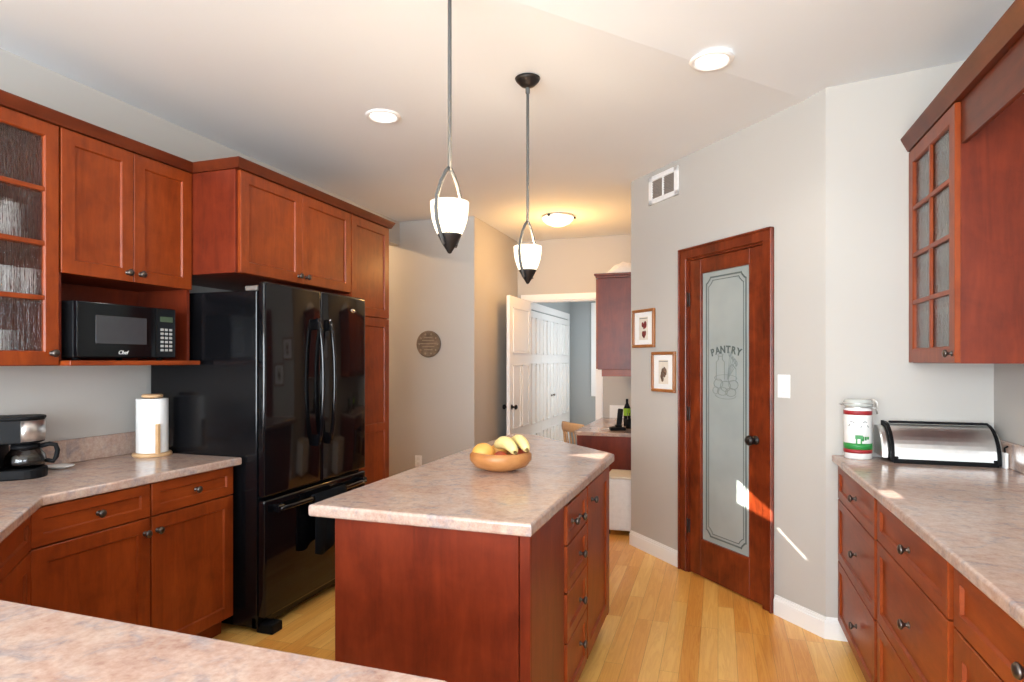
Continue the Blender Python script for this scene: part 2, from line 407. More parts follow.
# baseboards
def bb_profile(mb, l, mtx=None):
    for x0, x1, y, z0, z1 in ((0, l, .016, 0, .085), (0, l, .011, .085, .098), (0, l, .006, .098, .108)):
        mb.box(x0, x1, -y, 0, z0, z1, 0, 1, mtx)
    return mb
t = MB(); bb_profile(t, .575, None); bb_profile(t, PL-1.415+.007, T(1.415, 0, 0))
o = at(t.build('baseboard_pantry', M['white']), (PA.x, PA.y, 0), PANG); tag(o, 'white baseboard along the angled pantry wall', 'baseboard', None, 'structure')
t = MB(); bb_profile(t, .12); o = at(t.build('baseboard_corner', M['white']), (PB.x-.007, YB, 0)); tag(o, 'short white baseboard piece running up to the right cabinets', 'baseboard', None, 'structure')
t = MB(); bb_profile(t, 2.1); o = at(t.build('baseboard_end', M['white']), (-4.3, YC, 0)); tag(o, 'white baseboard under the round plaque wall', 'baseboard', None, 'structure')

# ---- pantry door (door_1)
door = thing('door_1', 'mahogany pantry door with tall frosted glass pane', 'door', (PA.x, PA.y, 0), PANG, None, 'structure')
t = MB(); cs = .072
for a0, a1, z0, z1 in ((D0-cs, D0, 0, DH+cs), (D1, D1+cs, 0, DH+cs)):
    t.box(a0, a1, -.02, 0, z0, z1, .004); 
t.box(D0-cs, D1+cs, -.021, 0, DH, DH+cs, .004)
t.box(D0-cs, D0-cs+.014, -.03, -.019, 0, DH+cs, .003).box(D1+cs-.014, D1+cs, -.03, -.019, 0, DH+cs, .003).box(D0-cs, D1+cs, -.03, -.019, DH+cs-.014, DH+cs, .003)
t.box(D0, D0+.012, -.005, .1, 0, DH).box(D1-.012, D1, -.005, .1, 0, DH).box(D0, D1, -.005, .1, DH-.012, DH)
t.build('casing', M['cherryd'], door)
GX0, GX1, GZ0, GZ1 = .79, 1.214, .245, 1.985
t = MB(); l0, l1 = D0+.014, D1-.014
t.box(l0, GX0, .004, .044, .008, DH-.014, .002).box(GX1, l1, .004, .044, .008, DH-.014, .002)
t.box(GX0, GX1, .004, .044, .008, GZ0, .002).box(GX0, GX1, .004, .044, GZ1, DH-.014, .002)
for a in (GX0, GX1-.005): t.box(a, a+.005, .006, .02, GZ0, GZ1)
for a in (GZ0, GZ1-.005): t.box(GX0, GX1, .006, .02, a, a+.005)
leaf = t.build('leaf', M['cherryd'], door)
pane = MB().box(GX0+.005, GX1-.005, .018, .026, GZ0+.005, GZ1-.005).build('glass_pane', M['frost'], leaf)
# etched border with stepped corners, arched lettering, drawing of jars and wheat
t = MB()
def etch(p, q, w=.004, y=.0172):
    d = Vector((q[0]-p[0], q[1]-p[1])); l = d.length; a = math.atan2(d.y, d.x)
    t.box(-w/2, l+w/2, -.0005, .0005, -w/2, w/2, 0, 1, T(p[0], y, p[1]) @ RY(-a))
for ins, w in ((.040, .010), (.060, .005)):
    x0, x1, z0, z1 = GX0+ins, GX1-ins, GZ0+ins, GZ1-ins; k = .038
    P = [(x0+k, z0), (x1-k, z0), (x1-k*.8, z0+k*.35), (x1-k*.35, z0+k*.8), (x1, z0+k), (x1, z1-k), (x1-k*.35, z1-k*.8), (x1-k*.8, z1-k*.35), (x1-k, z1), (x0+k, z1), (x0+k*.8, z1-k*.35), (x0+k*.35, z1-k*.8), (x0, z1-k), (x0, z0+k), (x0+k*.35, z0+k*.8), (x0+k*.8, z0+k*.35)]
    for i in range(len(P)): etch(P[i], P[(i+1) % len(P)], w)
gc = (GX0+GX1)/2
for i, ch in enumerate('PANTRY'):
    a = math.radians(17.5-i*7.0); R_ = .38
    text_mesh(ch, .062, .0005, T(gc-R_*math.sin(a), .0172, 1.10+R_*math.cos(a)) @ RY(-a) @ RX(PI/2), 0, t, .0022)
def poly(pts, w=.004):
    for p, q in zip(pts, pts[1:]): etch(p, q, w)
def oval(cx, cz, rx, rz, w=.004, a0=0, a1=360, n=14): poly([(cx+rx*math.cos(math.radians(a0+(a1-a0)*i/n)), cz+rz*math.sin(math.radians(a0+(a1-a0)*i/n))) for i in range(n+1)], w)
t.build('lettering', M['etch'], leaf); t = MB()
zb = 1.21; etch0 = etch; ek = .72
def etch(p, q, w): etch0((gc+(p[0]-gc)*.9, zb+(p[1]-zb)*ek), (gc+(q[0]-gc)*.9, zb+(q[1]-zb)*ek), w)
poly([(gc-.09, zb+.12), (gc-.09, zb+.27), (gc-.07, zb+.29), (gc-.07, zb+.32), (gc-.03, zb+.32), (gc-.03, zb+.29), (gc-.01, zb+.27), (gc-.01, zb+.12)]); oval(gc-.05, zb+.33, .025, .012)
poly([(gc+.03, zb+.10), (gc+.03, zb+.21), (gc+.06, zb+.25), (gc+.10, zb+.21), (gc+.10, zb+.10)])
for k in range(5):
    a = -.5+k*.14; poly([(gc+.02, zb+.12), (gc+.04+.12*math.sin(a+.5), zb+.33-.02*k)], .003); oval(gc+.04+.12*math.sin(a+.5), zb+.335-.02*k, .007, .022, .003, n=8)
for cx, cz, rx, rz in ((-.07, .08, .045, .04), (.0, .06, .05, .045), (.075, .075, .045, .04), (-.03, .015, .05, .035), (.05, .01, .05, .035), (-.095, .02, .03, .03)): oval(gc+cx, zb+cz, rx, rz)
oval(gc, zb-.02, .10, .03, .003, 180, 360); oval(gc, zb+.13, .11, .03, .003)
t.build('etched_drawing', plain('etched_drawing_line', srgb(122, 132, 130), .4), leaf)
kn = MB().lathe([(0, 0), (.027, 0), (.027, .006), (.012, .01), (.011, .03), (.024, .036), (.03, .048), (.027, .06), (.012, .068), (0, .069)], 24, T(1.265, .004, .95) @ RX(PI/2)).build('door_knob', M['bronze'], leaf)
for z in (.31, 1.06, 1.82):
    MB().box(D0-.002, D0+.02, -.004, .005, z-.045, z+.045, .002).tube([(D0+.006, -.008, z-.048), (D0+.006, -.008, z+.048)], .006, 8).build('hinge', M['bronze'], door)

# ---- hall door (door_2), standing open
def panel_leaf(mb, w, h, t_, panels, st=.1):
    mb.box(0, w, 0, t_, 0, h, .002)
    for x0, x1, z0, z1 in panels:
        for y, sgn in ((0, -1), (t_, 1)):
            for bx in ((x0, x0+.014, z0, z1), (x1-.014, x1, z0, z1), (x0, x1, z0, z0+.014), (x0, x1, z1-.014, z1)):
                mb.box(bx[0], bx[1], min(y, y+sgn*.011), max(y, y+sgn*.011), bx[2], bx[3], .002)
            mb.box(x0+.03, x1-.03, min(y, y+sgn*.004), max(y, y+sgn*.004), z0+.03, z1-.03, .003)
    return mb
d2 = thing('door_2', 'white panelled door standing open into the hall', 'door', (OX0+.012, YF-.004, .01), -PI/2, None, 'structure')
lf = panel_leaf(MB(), .755, OH-.02, .036, [(.1, .655, 1.48, 1.97), (.1, .345, .68, 1.36), (.41, .655, .68, 1.36), (.1, .345, .13, .56), (.41, .655, .13, .56)]).build('leaf', M['white'], d2)
for y, sg in ((.036, 1), (0, -1)):
    MB().lathe([(0, 0), (.026, 0), (.026, .005), (.01, .008), (.01, .03), (.022, .036), (.027, .046), (.02, .058), (0, .06)], 20, T(.695, y, .92) @ RX(-PI/2*sg)).build('door_knob', M['blackp'], lf)
# ---- corridor closet bifold doors (door_3)
d3 = thing('door_3', 'white bifold closet doors along the corridor', 'door', (CX0+.002, 7.02, 0), PI/2, None, 'structure')
for k in range(4):
    w = .515; t = panel_leaf(MB(), w-.006, 2.0, .03, [(.07, .235, .75+.72, 1.92), (.275, .44, .75+.72, 1.92), (.07, .235, .62, 1.36), (.275, .44, .62, 1.36), (.07, .235, .1, .5), (.275, .44, .1, .5)])
    o = t.build('leaf', M['white'], d3); o.location = (k*w, -.032, .02)
    if k in (1, 2): MB().lathe([(0, 0), (.012, 0), (.009, .012), (.016, .02), (.012, .028), (0, .03)], 14, T(.44 if k == 1 else .07, 0, .93) @ RX(PI/2)).build('knob', M['pewter'], o)
MB().box(-.08, 4*.515+.08, -.02, 0, 2.04, 2.13, .003).box(-.08, -.005, -.02, 0, 0, 2.04, .003).box(4*.515+.002, 4*.515+.08, -.02, 0, 0, 2.04, .003).build('casing', M['white'], d3)
t = MB(); t.box(-1.84, -1.15, CY1-.03, CY1, .87, 2.3, .004)
tag(t.build('window_3', M['white']), 'white framed panel hanging on the corridor end wall', 'window', None, 'structure')

# ------------------------------------------------------------------ cabinets
def knob_mesh():
    me = MB().lathe([(0, 0), (.011, 0), (.011, .003), (.006, .006), (.0055, .014), (.012, .018), (.016, .022), (.0165, .026), (.012, .031), (0, .033)], 18, RX(PI/2))
    o = me.build('knob', M['pewter']); d = o.data; bpy.data.objects.remove(o); return d
KNOB = knob_mesh()
def knob(parent, x, z, y=-.02):
    o = bpy.data.objects.new('knob', KNOB); COL.objects.link(o); o.parent = parent; o.location = (x, y, z); return o
def door_front(root, x0, x1, z0, z1, kx=None, kz=None, y=0, rail=.058, name='door', mids=()):
    t = MB().front(x0, x1, z0, z1, y, .02, rail)
    for mz in mids: t.box(x0+rail, x1-rail, y-.02, y-.008, mz-rail/2, mz+rail/2, .0015)
    d = t.build(name, M['cherry'], root)
    if kx is not None: knob(d, kx, kz, y-.02)
    return d
def drawer_front(root, x0, x1, z0, z1, kx=None, rail=.042, y=0, kz=None):
    d = MB().front(x0, x1, z0, z1, y, .02, rail).build('drawer', M['cherryx'], root)
    for k in ([] if kx is None else (kx if isinstance(kx, (list, tuple)) else [kx])): knob(d, k, kz or (z0+z1)/2, y-.02)
    return d
def carcass(root, w, d, z0, z1, toe=0, mat='veneer'):
    t = MB().box(0, w, 0, d, z0+toe, z1, .001)
    o = t.build('carcass', M[mat], root)
    if toe: MB().box(.0, w, .06, .08, z0, z0+toe).build('toe_kick', M['cherryx'], root)
    return o
G = .003
UF = -2.65; UD = UF-XL-.002           # left wall units: front plane and depth
# glass-door wall cabinet: open box with shelves behind a reeded pane
def glass_cabinet(label, loc, rz, w, d, z0, z1, rows, cols, pane_mat, rail, shelves, knx, knz, ):
    root = thing('glass_wall_cabinet', label, 'cabinet', loc, rz)
    t = MB(); th = .018
    t.box(0, th, .0, d, z0, z1).box(w-th, w, 0, d, z0, z1).box(th, w-th, 0, d, z0, z0+th).box(th, w-th, 0, d, z1-th, z1).box(th, w-th, d-.008, d, z0+th, z1-th)
    t.build('carcass', M['veneer'], root)
    for s in shelves: MB().box(th, w-th, .03, d-.008, s-.009, s+.009).build('shelf', M['cherryx'], root)
    t = MB().front(G, w-G, z0+G, z1-G, 0, .02, rail, .006, True); mw = .02
    x0, x1, a0, a1 = G+rail, w-G-rail, z0+G+rail, z1-G-rail
    for i in range(1, cols): xx = x0+(x1-x0)*i/cols; t.box(xx-mw/2, xx+mw/2, -.019, -.006, a0, a1, .002)
    for i in range(1, rows): zz = a0+(a1-a0)*i/rows; t.box(x0, x1, -.0185, -.006, zz-mw/2, zz+mw/2, .002)
    dr = t.build('door', M['cherry'], root)
    MB().box(x0, x1, -.006, -.002, a0, a1).build('glass_pane', pane_mat, dr)
    knob(dr, knx, knz)
    return root
UZ0, UZ1 = 1.39, 2.40
gy0 = 1.29; gw = 1.842-gy0
shz = [UZ0+.06+(UZ1-UZ0-.12)*i/4 for i in (1, 2, 3)]
glass_cabinet('cherry wall cabinet with a reeded glass door above the coffee maker', (UF, gy0, 0), PI/2, gw, UD, UZ0, UZ1, 4, 1, M['reed'], .054, shz, gw-.032, UZ0+.052)
# double-door wall cabinet with microwave niche
r = thing('microwave_wall_cabinet', 'cherry two-door wall cabinet over the open microwave niche', 'cabinet', (UF, 1.846, 0), PI/2)
w = 2.53-1.846
t = MB(); t.box(0, w, 0, UD, 1.785, UZ1, .001); t.box(0, .016, 0.0, UD, 1.412, 1.785).box(w-.018, w, 0, UD, 1.412, 1.785).box(.016, w-.018, UD-.01, UD, 1.412, 1.785)
t.build('carcass', M['veneer'], r)
MB().box(0, w+.0, -.075, UD, 1.39, 1.412, .003).build('shelf', M['cherryx'], r)
door_front(r, G, w/2-G/2, 1.785, UZ1-.002, w/2-.034, 1.825); door_front(r, w/2+G/2, w-G, 1.785, UZ1-.002, w/2+.034, 1.825)
# over-fridge cabinet
FF = -2.353; FD = FF-XL-.002
r = thing('refrigerator_wall_cabinet', 'deep cherry two-door wall cabinet above the black refrigerator', 'cabinet', (FF, 2.534, 0), PI/2)
w = 3.557-2.534
carcass(r, w, FD, 1.866, UZ1)
door_front(r, .018, w/2-G/2, 1.868, UZ1-.002, w/2-.034, 1.908); door_front(r, w/2+G/2, w-G, 1.868, UZ1-.002, w/2+.034, 1.908)
# tall pantry cabinet
r = thing('tall_cabinet', 'full-height cherry cabinet standing right beside the refrigerator', 'cabinet', (FF, 3.56, 0), PI/2)
w = 4.058-3.56
carcass(r, w, FD, 0, UZ1, .1)
door_front(r, G, w-G, 1.725, UZ1-.002, .04, 1.79, 0, .06); door_front(r, G, w-G, .105, 1.72, .04, 1.1, 0, .06, 'door', (.93,))
# crown along the left units
t = MB(); cz0, cz1 = UZ1+.001, UZ1+.052
def crown_pieces(t, f1, f2, ya, yb, yc, z0):
    rings = []
    for z, o_ in ((z0, .006), (z0, .012), (z0+.040, .032), (z0+.046, .034), (z0+.046, -.02)):
        rings.append([t.bm.verts.new((x, y, z)) for x, y in ((XL+.002, ya), (f1+o_, ya), (f1+o_, yb-o_), (f2+o_, yb-o_), (f2+o_, yc+o_), (XL+.002, yc+o_))])
    for a, b in zip(rings, rings[1:]):
        for i in range(6): t.bm.faces.new((a[i], a[(i+1) % 6], b[(i+1) % 6], b[i]))
    t.bm.faces.new(rings[0][::-1]); t.bm.faces.new(rings[-1]); bmesh.ops.recalc_face_normals(t.bm, faces=t.bm.faces)
crown_pieces(t, UF+.02, FF+.02, gy0, 2.534, 4.058, cz0)
tag(t.build('crown_molding', M['crown']), 'cherry crown molding stepping along the tops of the left cabinets', 'molding')

# left base cabinets
BF = -2.38; BD = BF-XL-.002; CT = .914; CB = .874
def base_unit(label, loc, rz, w, d, top, drawers, doors, toe=.1, side=0):
    r = thing('base_cabinet', label, 'cabinet', loc, rz); carcass(r, w, d, 0, top, toe)
    for x0, x1, z0, z1, kx in drawers: drawer_front(r, x0, x1, z0, z1, kx)
    for x0, x1, z0, z1, kx, kz in doors: door_front(r, x0, x1, z0, z1, kx, kz)
    return r
w = 2.046-1.548; base_unit('cherry base cabinet with drawer and door left of the one by the refrigerator', (BF, 1.548, 0), PI/2, w, BD, CB, [(G, w-G, .728, CB-.004, w/2+.008)], [(G, w-G, .104, .722, w-.03, .66)])
w = 2.532-2.049; base_unit('cherry base cabinet with drawer and door right beside the refrigerator', (BF, 2.049, 0), PI/2, w, BD, CB, [(G, w-G, .728, CB-.004, w/2)], [(G, w-G, .104, .722, .03, .66)])
# diagonal sink cabinet
sq = math.sqrt(.5)
Lc = Vector((BF, 1.545)); Rc = Lc+Vector((.68, -.68)); dl = (Rc-Lc).length
r = thing('corner_sink_cabinet', 'cherry corner cabinet set diagonally under the sink', 'cabinet', (Rc.x, Rc.y, 0), 3*PI/4)
MB().prism([(0, 0), (dl, 0), (dl, .0), (dl+.02, .35), (-.02, .35)], .1, CB).build('carcass', M['veneer'], r)
MB().box(0, dl, .06, .08, 0, .1).build('toe_kick', M['cherryx'], r)
drawer_front(r, .022, dl-.022, .728, CB-.004); door_front(r, .022, dl/2-G, .104, .722, dl/2-.034, .66); door_front(r, dl/2+G, dl-.022, .104, .722, dl/2+.034, .66)
# peninsula cabinet (faces the island)
r = thing('peninsula_cabinet', 'cherry cabinet under the foreground peninsula counter', 'cabinet', (-.45, .835, 0), PI)
w = -.45-Rc.x-.02; carcass(r, w, .58, 0, CB, .1); door_front(r, G, w/2-G, .104, CB-.004, w/2-.034, .8); door_front(r, w/2+G, w-G, .104, CB-.004, w/2+.034, .8)
# worktop, one continuous piece with upstand
PX, PY = -.362, .874
poly_ = [(XL+.002, .2), (PX-.015, .2), (PX, .215), (PX, PY-.04), (PX-.012, PY-.012), (PX-.04, PY), (-1.635, PY), (-2.355, 1.588), (-2.328, 2.552), (XL+.002, 2.552)]
wt = MB().prism(poly_, CB+.001, CT, .008, 3).build('kitchen_worktop', M['lam'])
tag(wt, 'pink-beige mottled laminate worktop running along the left wall and foreground peninsula', 'worktop')
t = MB().box(XL+.002, XL+.022, .2, 2.552, CT, CT+.115, .004)
tag(t.build('backsplash', M['lam']), 'mottled laminate backsplash strip behind the coffee maker and paper towels', 'backsplash')
# sink
sk = thing('sink', 'black sink set into the diagonal corner of the worktop', 'sink', (-2.42, 1.08, CT), 3*PI/4)
t = MB()
for x0, x1, y0, y1 in ((-.30, .30, -.235, -.2), (-.30, .30, .2, .235), (-.30, -.265, -.2, .2), (.265, .30, -.2, .2)): t.box(x0, x1, y0, y1, 0, .008, .003)
t.build('rim', M['blackp'], sk); MB().box(-.265, .265, -.2, .2, .0005, .003).build('basin', M['blackside'], sk)

# ---- island
IX0, IX1, IY0 = -1.342, -.538, 1.785
top = [(IX0, IY0), (IX1, IY0), (-.524, 3.275), (-.546, 3.312), (-1.19, 3.985), (IX0, 3.985)]
tag(MB().prism(top, CT-.042, CT, .009, 3).build('island_worktop', M['lam']), 'pink-beige laminate worktop with an angled far end on the island', 'worktop')
isl = thing('kitchen_island', 'cherry kitchen island with drawers on its right side', 'island', (-.556, 1.82, 0))
body = [(-.694, 0), (0, 0), (0, 1.40), (-.60, 2.11), (-.694, 2.11)]
MB().prism(body, .09, CT-.043).build('carcass', M['veneer'], isl)
MB().prism([(-.65, .03), (-.05, .03), (-.05, 1.38), (-.6, 2.06), (-.65, 2.06)], 0, .09).build('toe_kick', M['cherryx'], isl)
MB().box(-.696, -.030, -.012, 0, .0, CT-.044, .002).build('end_panel', M['veneer'], isl)
MB().box(-.027, .008, -.012, 0.0, .0, CT-.044, .002).box(0, .008, 0, .425, 0, CT-.044, .002).build('side_panel', M['veneer'], isl)
sd = bpy.data.objects.new('drawer_bank', None); COL.objects.link(sd); sd.parent = isl
def island_front(name, y0, y1, z0, z1, knobs, rail):
    d = MB().front(y0, y1, z0, z1, 0, .018, rail).build(name, M['cherry'], isl); d.rotation_euler = (0, 0, PI/2)
    for ky, kz in knobs: knob(d, ky, kz, -.018)
    return d
bpy.data.objects.remove(sd)
for z0, z1, kk in ((.715, .862, [(.51, .79), (.65, .775)]), (.535, .709, [(.655, .62)]), (.345, .529, [(.655, .43)]), (.11, .339, [(.655, .25)])):
    island_front('drawer', .435, .80, z0, z1, kk, .04)
island_front('door', .82, 1.35, .11, .862, [(.90, .79)], .058)
MB().box(0, .014, 1.355, 1.40, .09, CT-.044, .002).build('corner_post', M['cherry'], isl)

# ---- right run
RT = .935; RB = .899; RF = .592; RD = XR-RF-.002
ys = [YB-.002, 2.665, 1.87, 1.03, .32]
labs = ['three-drawer cherry base cabinet at the pale wall under the jar', 'wide cherry drawer base cabinet between the jar end and the frame edge',
        'cherry base cabinet cut off by the lower right edge of the frame', 'nearest cherry base cabinet of the long right counter']
for i in range(4):
    w = ys[i]-ys[i+1]-.002; fw = .02 if i == 0 else .004
    if i == 0: dr = [(.02, w-.02, .722, RB-.006, w/2+.05), (.02, w-.02, .412, .716, w/2+.055), (.02, w-.02, .104, .406, w/2+.06)]; ds = []
    elif i == 1: dr = [(.02, w-.02, .732, RB-.006, w/2+.035), (.02, w-.02, .425, .726, w/2+.035), (.02, w-.02, .104, .419, w/2+.035)]; ds = []
    else: dr = [(.02, w-.02, .732, RB-.006, w/2+.02)]; ds = [(.02, w/2-.001, .104, .726, w/2-.035, .67), (w/2+.002, w-.02, .104, .726, w/2+.035, .67)]
    base_unit(labs[i], (RF, ys[i], 0), -PI/2, w, RD, RB, dr, ds)
t = MB().prism([(.548, .32), (XR-.002, .32), (XR-.002, YB-.002), (.548, YB-.002)], RB+.001, RT, .008, 3)
rw = t.build('counter_worktop', M['lam']); tag(rw, 'pink-beige mottled laminate worktop under the bread box along the right wall', 'worktop')
tag(MB().box(XR-.022, XR-.002, .32, YB-.002, RT+.0005, RT+.115, .004).build('backsplash', M['lam']), 'mottled laminate backsplash strip at the right end of the bread box', 'backsplash')
# right glass cabinet
RU = .905; RUD = XR-RU-.002
glass_cabinet('cherry wall cabinet with a multi-pane glass door over the bread box', (RU, YB-.003, 0), -PI/2, YB-.003-2.845, RUD, 1.40, 2.432, 4, 2, M['seed'], .062, [1.65, 1.9, 2.15], YB-.003-2.845-.034, 1.44)
tag(MB().box(RU, RU+.018, .5, 2.842, 2.262, 2.432, .002).build('valance_board', M['crown']), 'cherry valance board spanning from the glass cabinet above the right counter', 'valance')
t = MB()
t.prism([(RU-.024, 2.434), (RU-.052, 2.492), (RU-.054, 2.50), (RU+.06, 2.50), (RU+.06, 2.434)], .5, YB-.002, .001, 1, Matrix(((1, 0, 0, 0), (0, 0, 1, 0), (0, 1, 0, 0), (0, 0, 0, 1))))
tag(t.build('crown_molding', M['crown']), 'cherry crown molding with shade in its colour over the multi-pane cabinet and valance', 'molding')

# ------------------------------------------------------------------ refrigerator
FX = -2.2; FY0, FY1 = 2.572, 3.522; fw = FY1-FY0
fr = thing('refrigerator', 'glossy black french-door refrigerator with bottom freezer drawer', 'refrigerator', (FX, FY0, 0), PI/2)
MB().box(0, fw, .05, .77, .03, 1.775, .006, 2).build('body', M['blackside'], fr)
h = fw/2
for i, (x0, x1) in enumerate(((.0, h-.003), (h+.003, fw))):
    d = MB().box(x0, x1, 0, .047, .705, 1.82, .014, 4).build('door', M['black'], fr, True)
    hx = h-.055 if i == 0 else h+.055
    pts = []
    for k in range(15):
        q = k/14; z = .94+q*.70; pts.append((hx, -.022-.03*math.sin(PI*q)**.6, z))
    t = MB().tube(pts, .012, 10); t.box(hx-.013, hx+.013, -.03, .004, .92, .985, .005).box(hx-.013, hx+.013, -.03, .004, 1.59, 1.655, .005)
    t.build('handle', M['black'], d)
    if i == 1: MB().lathe([(0, 0), (1, 0), (1, .4), (.8, .9), (0, 1)], 24, T(fw-.15, .0, 1.728) @ RX(PI/2) @ Matrix.Diagonal((.024, .013, .004, 1))).build('badge', M['chrome'], d)
fd = MB().box(0, fw, 0, .047, .085, .692, .014, 4).build('freezer_drawer', M['black'], fr, True)
pts = [(.07+k*(fw-.14)/12, -.035-.022*math.sin(PI*k/12)**.5, .64) for k in range(13)]
t = MB().tube(pts, .014, 10); t.box(.055, .10, -.045, .004, .622, .66, .005).box(fw-.1, fw-.055, -.045, .004, .622, .66, .005)
t.build('handle', M['black'], fd)
MB().box(.02, .10, -.03, .07, 0, .05, .006, 2).build('foot', M['blackp'], fr); MB().box(fw-.10, fw-.02, -.03, .07, 0, .05, .006, 2).build('foot', M['blackp'], fr)
MB().box(0, fw, .055, .08, .03, .083).build('kick_grille', M['blackp'], fr)
MB().box(.003, .05, .052, .13, 1.7755, 1.80, .004).build('hinge_cover', M['grey'], fr); MB().box(fw-.05, fw-.003, .052, .13, 1.7755, 1.80, .004).build('hinge_cover', M['grey'], fr)
# towel over the freezer handle
t = MB(); x0, x1 = .32, .62; nx, prof = 14, []
for k in range(9): prof.append((-.035+.0, .655-.0)) 
prof = [(-.0375, .54), (-.037, .58), (-.036, .63), (-.046, .658), (-.058, .662), (-.07, .655), (-.078, .63), (-.078, .5), (-.076, .4), (-.075, .335)]
rows = []
for j, (y, z) in enumerate(prof):
    rows.append([t.bm.verts.new((x0+(x1-x0)*i/nx, y-.022*0+.006*math.sin(i*1.3+j*.25)*(1 if j > 5 else .2), z-(.02*math.sin(i*.5) if j == 9 else 0)-.0)) for i in range(nx+1)])
for a, b2 in zip(rows, rows[1:]):
    for i in range(nx): t.bm.faces.new((a[i], a[i+1], b2[i+1], b2[i]))
o = t.build('dish_towel', M['towel'], None, True); at(o, (FX, FY0, 0), PI/2)
sm = o.modifiers.new('s', 'SOLIDIFY'); sm.thickness = .006; sm.offset = 0
tag(o, 'black dish towel hanging over the freezer drawer handle', 'towel')

# ------------------------------------------------------------------ microwave
mw = thing('microwave', 'black microwave oven standing in the cherry niche', 'microwave', (-2.6, 1.885, 1.4125), PI/2)
mw_w, mw_h = .50, .258
t = MB().box(0, mw_w, .012, .36, .012, mw_h, .004)
for x in (.04, mw_w-.04):
    for y in (.05, .32): t.lathe([(.014, 0), (.014, .013)], 12, T(x, y, 0))
t.build('body', M['blackp'], mw)
d = MB().box(.0, .385, -.012, .012, .014, mw_h-.002, .004, 2).build('door', M['black'], mw)
MB().box(.082, .335, -.0145, -.011, .075, .20, .001).build('window', plain('grey_mesh_window', (.05, .05, .055, 1), .12), d)
text_mesh('Chef', .025, .0006, T(.212, -.0128, .036) @ RX(PI/2), .3).build('logo', M['plast'], d)
p = MB().box(.389, mw_w, -.012, .012, .014, mw_h-.002, .004, 2).build('control_panel', M['black'], mw)
t = MB()
for r_ in range(6):
    for c in range(3): t.box(.412+c*.025, .430+c*.025, -.0135, -.0115, .045+r_*.02, .057+r_*.02, .001)
t.build('keypad', plain('grey_key', srgb(170, 170, 168), .5), p)
MB().box(.41, .482, -.0135, -.0115, .19, .215).build('display', M['display'], p)

# ------------------------------------------------------------------ coffee maker and small things on the left counter
cm = thing('coffee_maker', 'black and steel drip coffee maker with glass carafe', 'coffee maker', (-2.835, 1.792, CT), math.radians(-44))
# local: +y is the front
def stad(hw, y0, y1, n=10, rnd=1):
    pts = [(-hw, y0), (hw, y0)]
    for i in range(n+1):
        a = PI*i/n; pts.append((hw*math.cos(a), y1-hw*.8+hw*.8*math.sin(a)))
    return pts
MB().prism(stad(.082, -.10, .118), 0, .042, .006, 2).build('base', M['blackp'], cm)
MB().box(-.082, .082, -.10, -.03, .036, .20, .01, 2).build('water_tank', M['blackp'], cm)
MB().prism(stad(.084, -.102, .108), .15, .25, .006, 2).build('brew_head', M['blackp'], cm)
t = MB(); n = 14; hw = .088
inn = []; 
for i in range(n+1):
    a = PI*i/n; inn.append((.0855*math.cos(a), .108-.084*.8+.0855*.8*math.sin(a)+.0005))
vs = [[t.bm.verts.new((x, y, z)) for x, y in inn] for z in (.158, .246)]
for i in range(n): t.bm.faces.new((vs[0][i], vs[0][i+1], vs[1][i+1], vs[1][i]))
o = t.build('steel_plate', M['steel'], cm, True); o.modifiers.new('s', 'SOLIDIFY').thickness = .002
MB().prism(stad(.086, -.104, .113), .25, .262, .004, 2).build('lid', M['blackp'], cm)
ca = MB().lathe([(.05, .0), (.066, .012), (.07, .035), (.064, .065), (.05, .09), (.046, .10), (.044, .10), (.048, .088), (.062, .063), (.068, .035), (.064, .013), (.048, .002)], 28, T(0, .042, .043) @ Matrix.Diagonal((1.06, 1.06, .84, 1))).build('carafe', glass('smoked_carafe_glass', (.35, .35, .36, 1), 0, 'clear'), cm)
MB().lathe([(0, .003), (.047, .003), (.0635, .014), (.066, .034), (.060, .062), (0, .062)], 28, T(0, .042, .043) @ Matrix.Diagonal((1.05, 1.05, .84, 1))).build('coffee', M['coffee'], ca)
MB().lathe([(.05, 0), (.052, .006), (.05, .018), (.02, .022), (0, .022)], 28, T(0, .042, .124)).build('carafe_lid', M['blackp'], ca)
MB().tube([(0, .085, .128), (0, .125, .138), (0, .146, .132), (0, .153, .108), (0, .148, .08), (0, .138, .062), (0, .108, .068)], .007, 8, 1.4).build('carafe_handle', M['blackp'], ca)
ds = MB().lathe([(0, .002), (.03, .0), (.055, .008), (.062, .014), (.06, .015), (.05, .009), (.028, .004), (0, .004)], 28, Matrix.Diagonal((1, .75, 1, 1))).build('spoon_rest', M['ceramic'])
at(ds, (-2.885, 2.02, CT), .5); tag(ds, 'small white ceramic spoon rest beside the coffee maker', 'dish')
ph = thing('paper_towel_holder', 'pale wooden paper towel holder by the refrigerator', 'holder', (-2.822, 2.455, CT))
MB().lathe([(.09, 0), (.093, .005), (.093, .013), (.089, .018)], 36).build('base', M['tanwood'], ph)
MB().lathe([(.01, .018), (.01, .305)], 14).build('post', M['tanwood'], ph)
MB().lathe([(.0, .305), (.046, .305), (.05, .311), (.05, .317), (.044, .322), (0, .322)], 28).build('cap', M['tanwood'], ph)
MB().box(-.009, .009, -.009, .009, .016, .17, .003, 2, T(.078, -.035, 0)).build('side_arm', M['tanwood'], ph)
pr = MB().lathe([(.019, .019), (.0745, .019), (.075, .022), (.075, .296), (.0745, .299), (.019, .299), (.019, .019)], 40, None, False).build('paper_towel_roll', M['paper']); at(pr, (-2.822, 2.455, CT))
tag(pr, 'white paper towel roll on the pale wooden holder', 'paper towels')
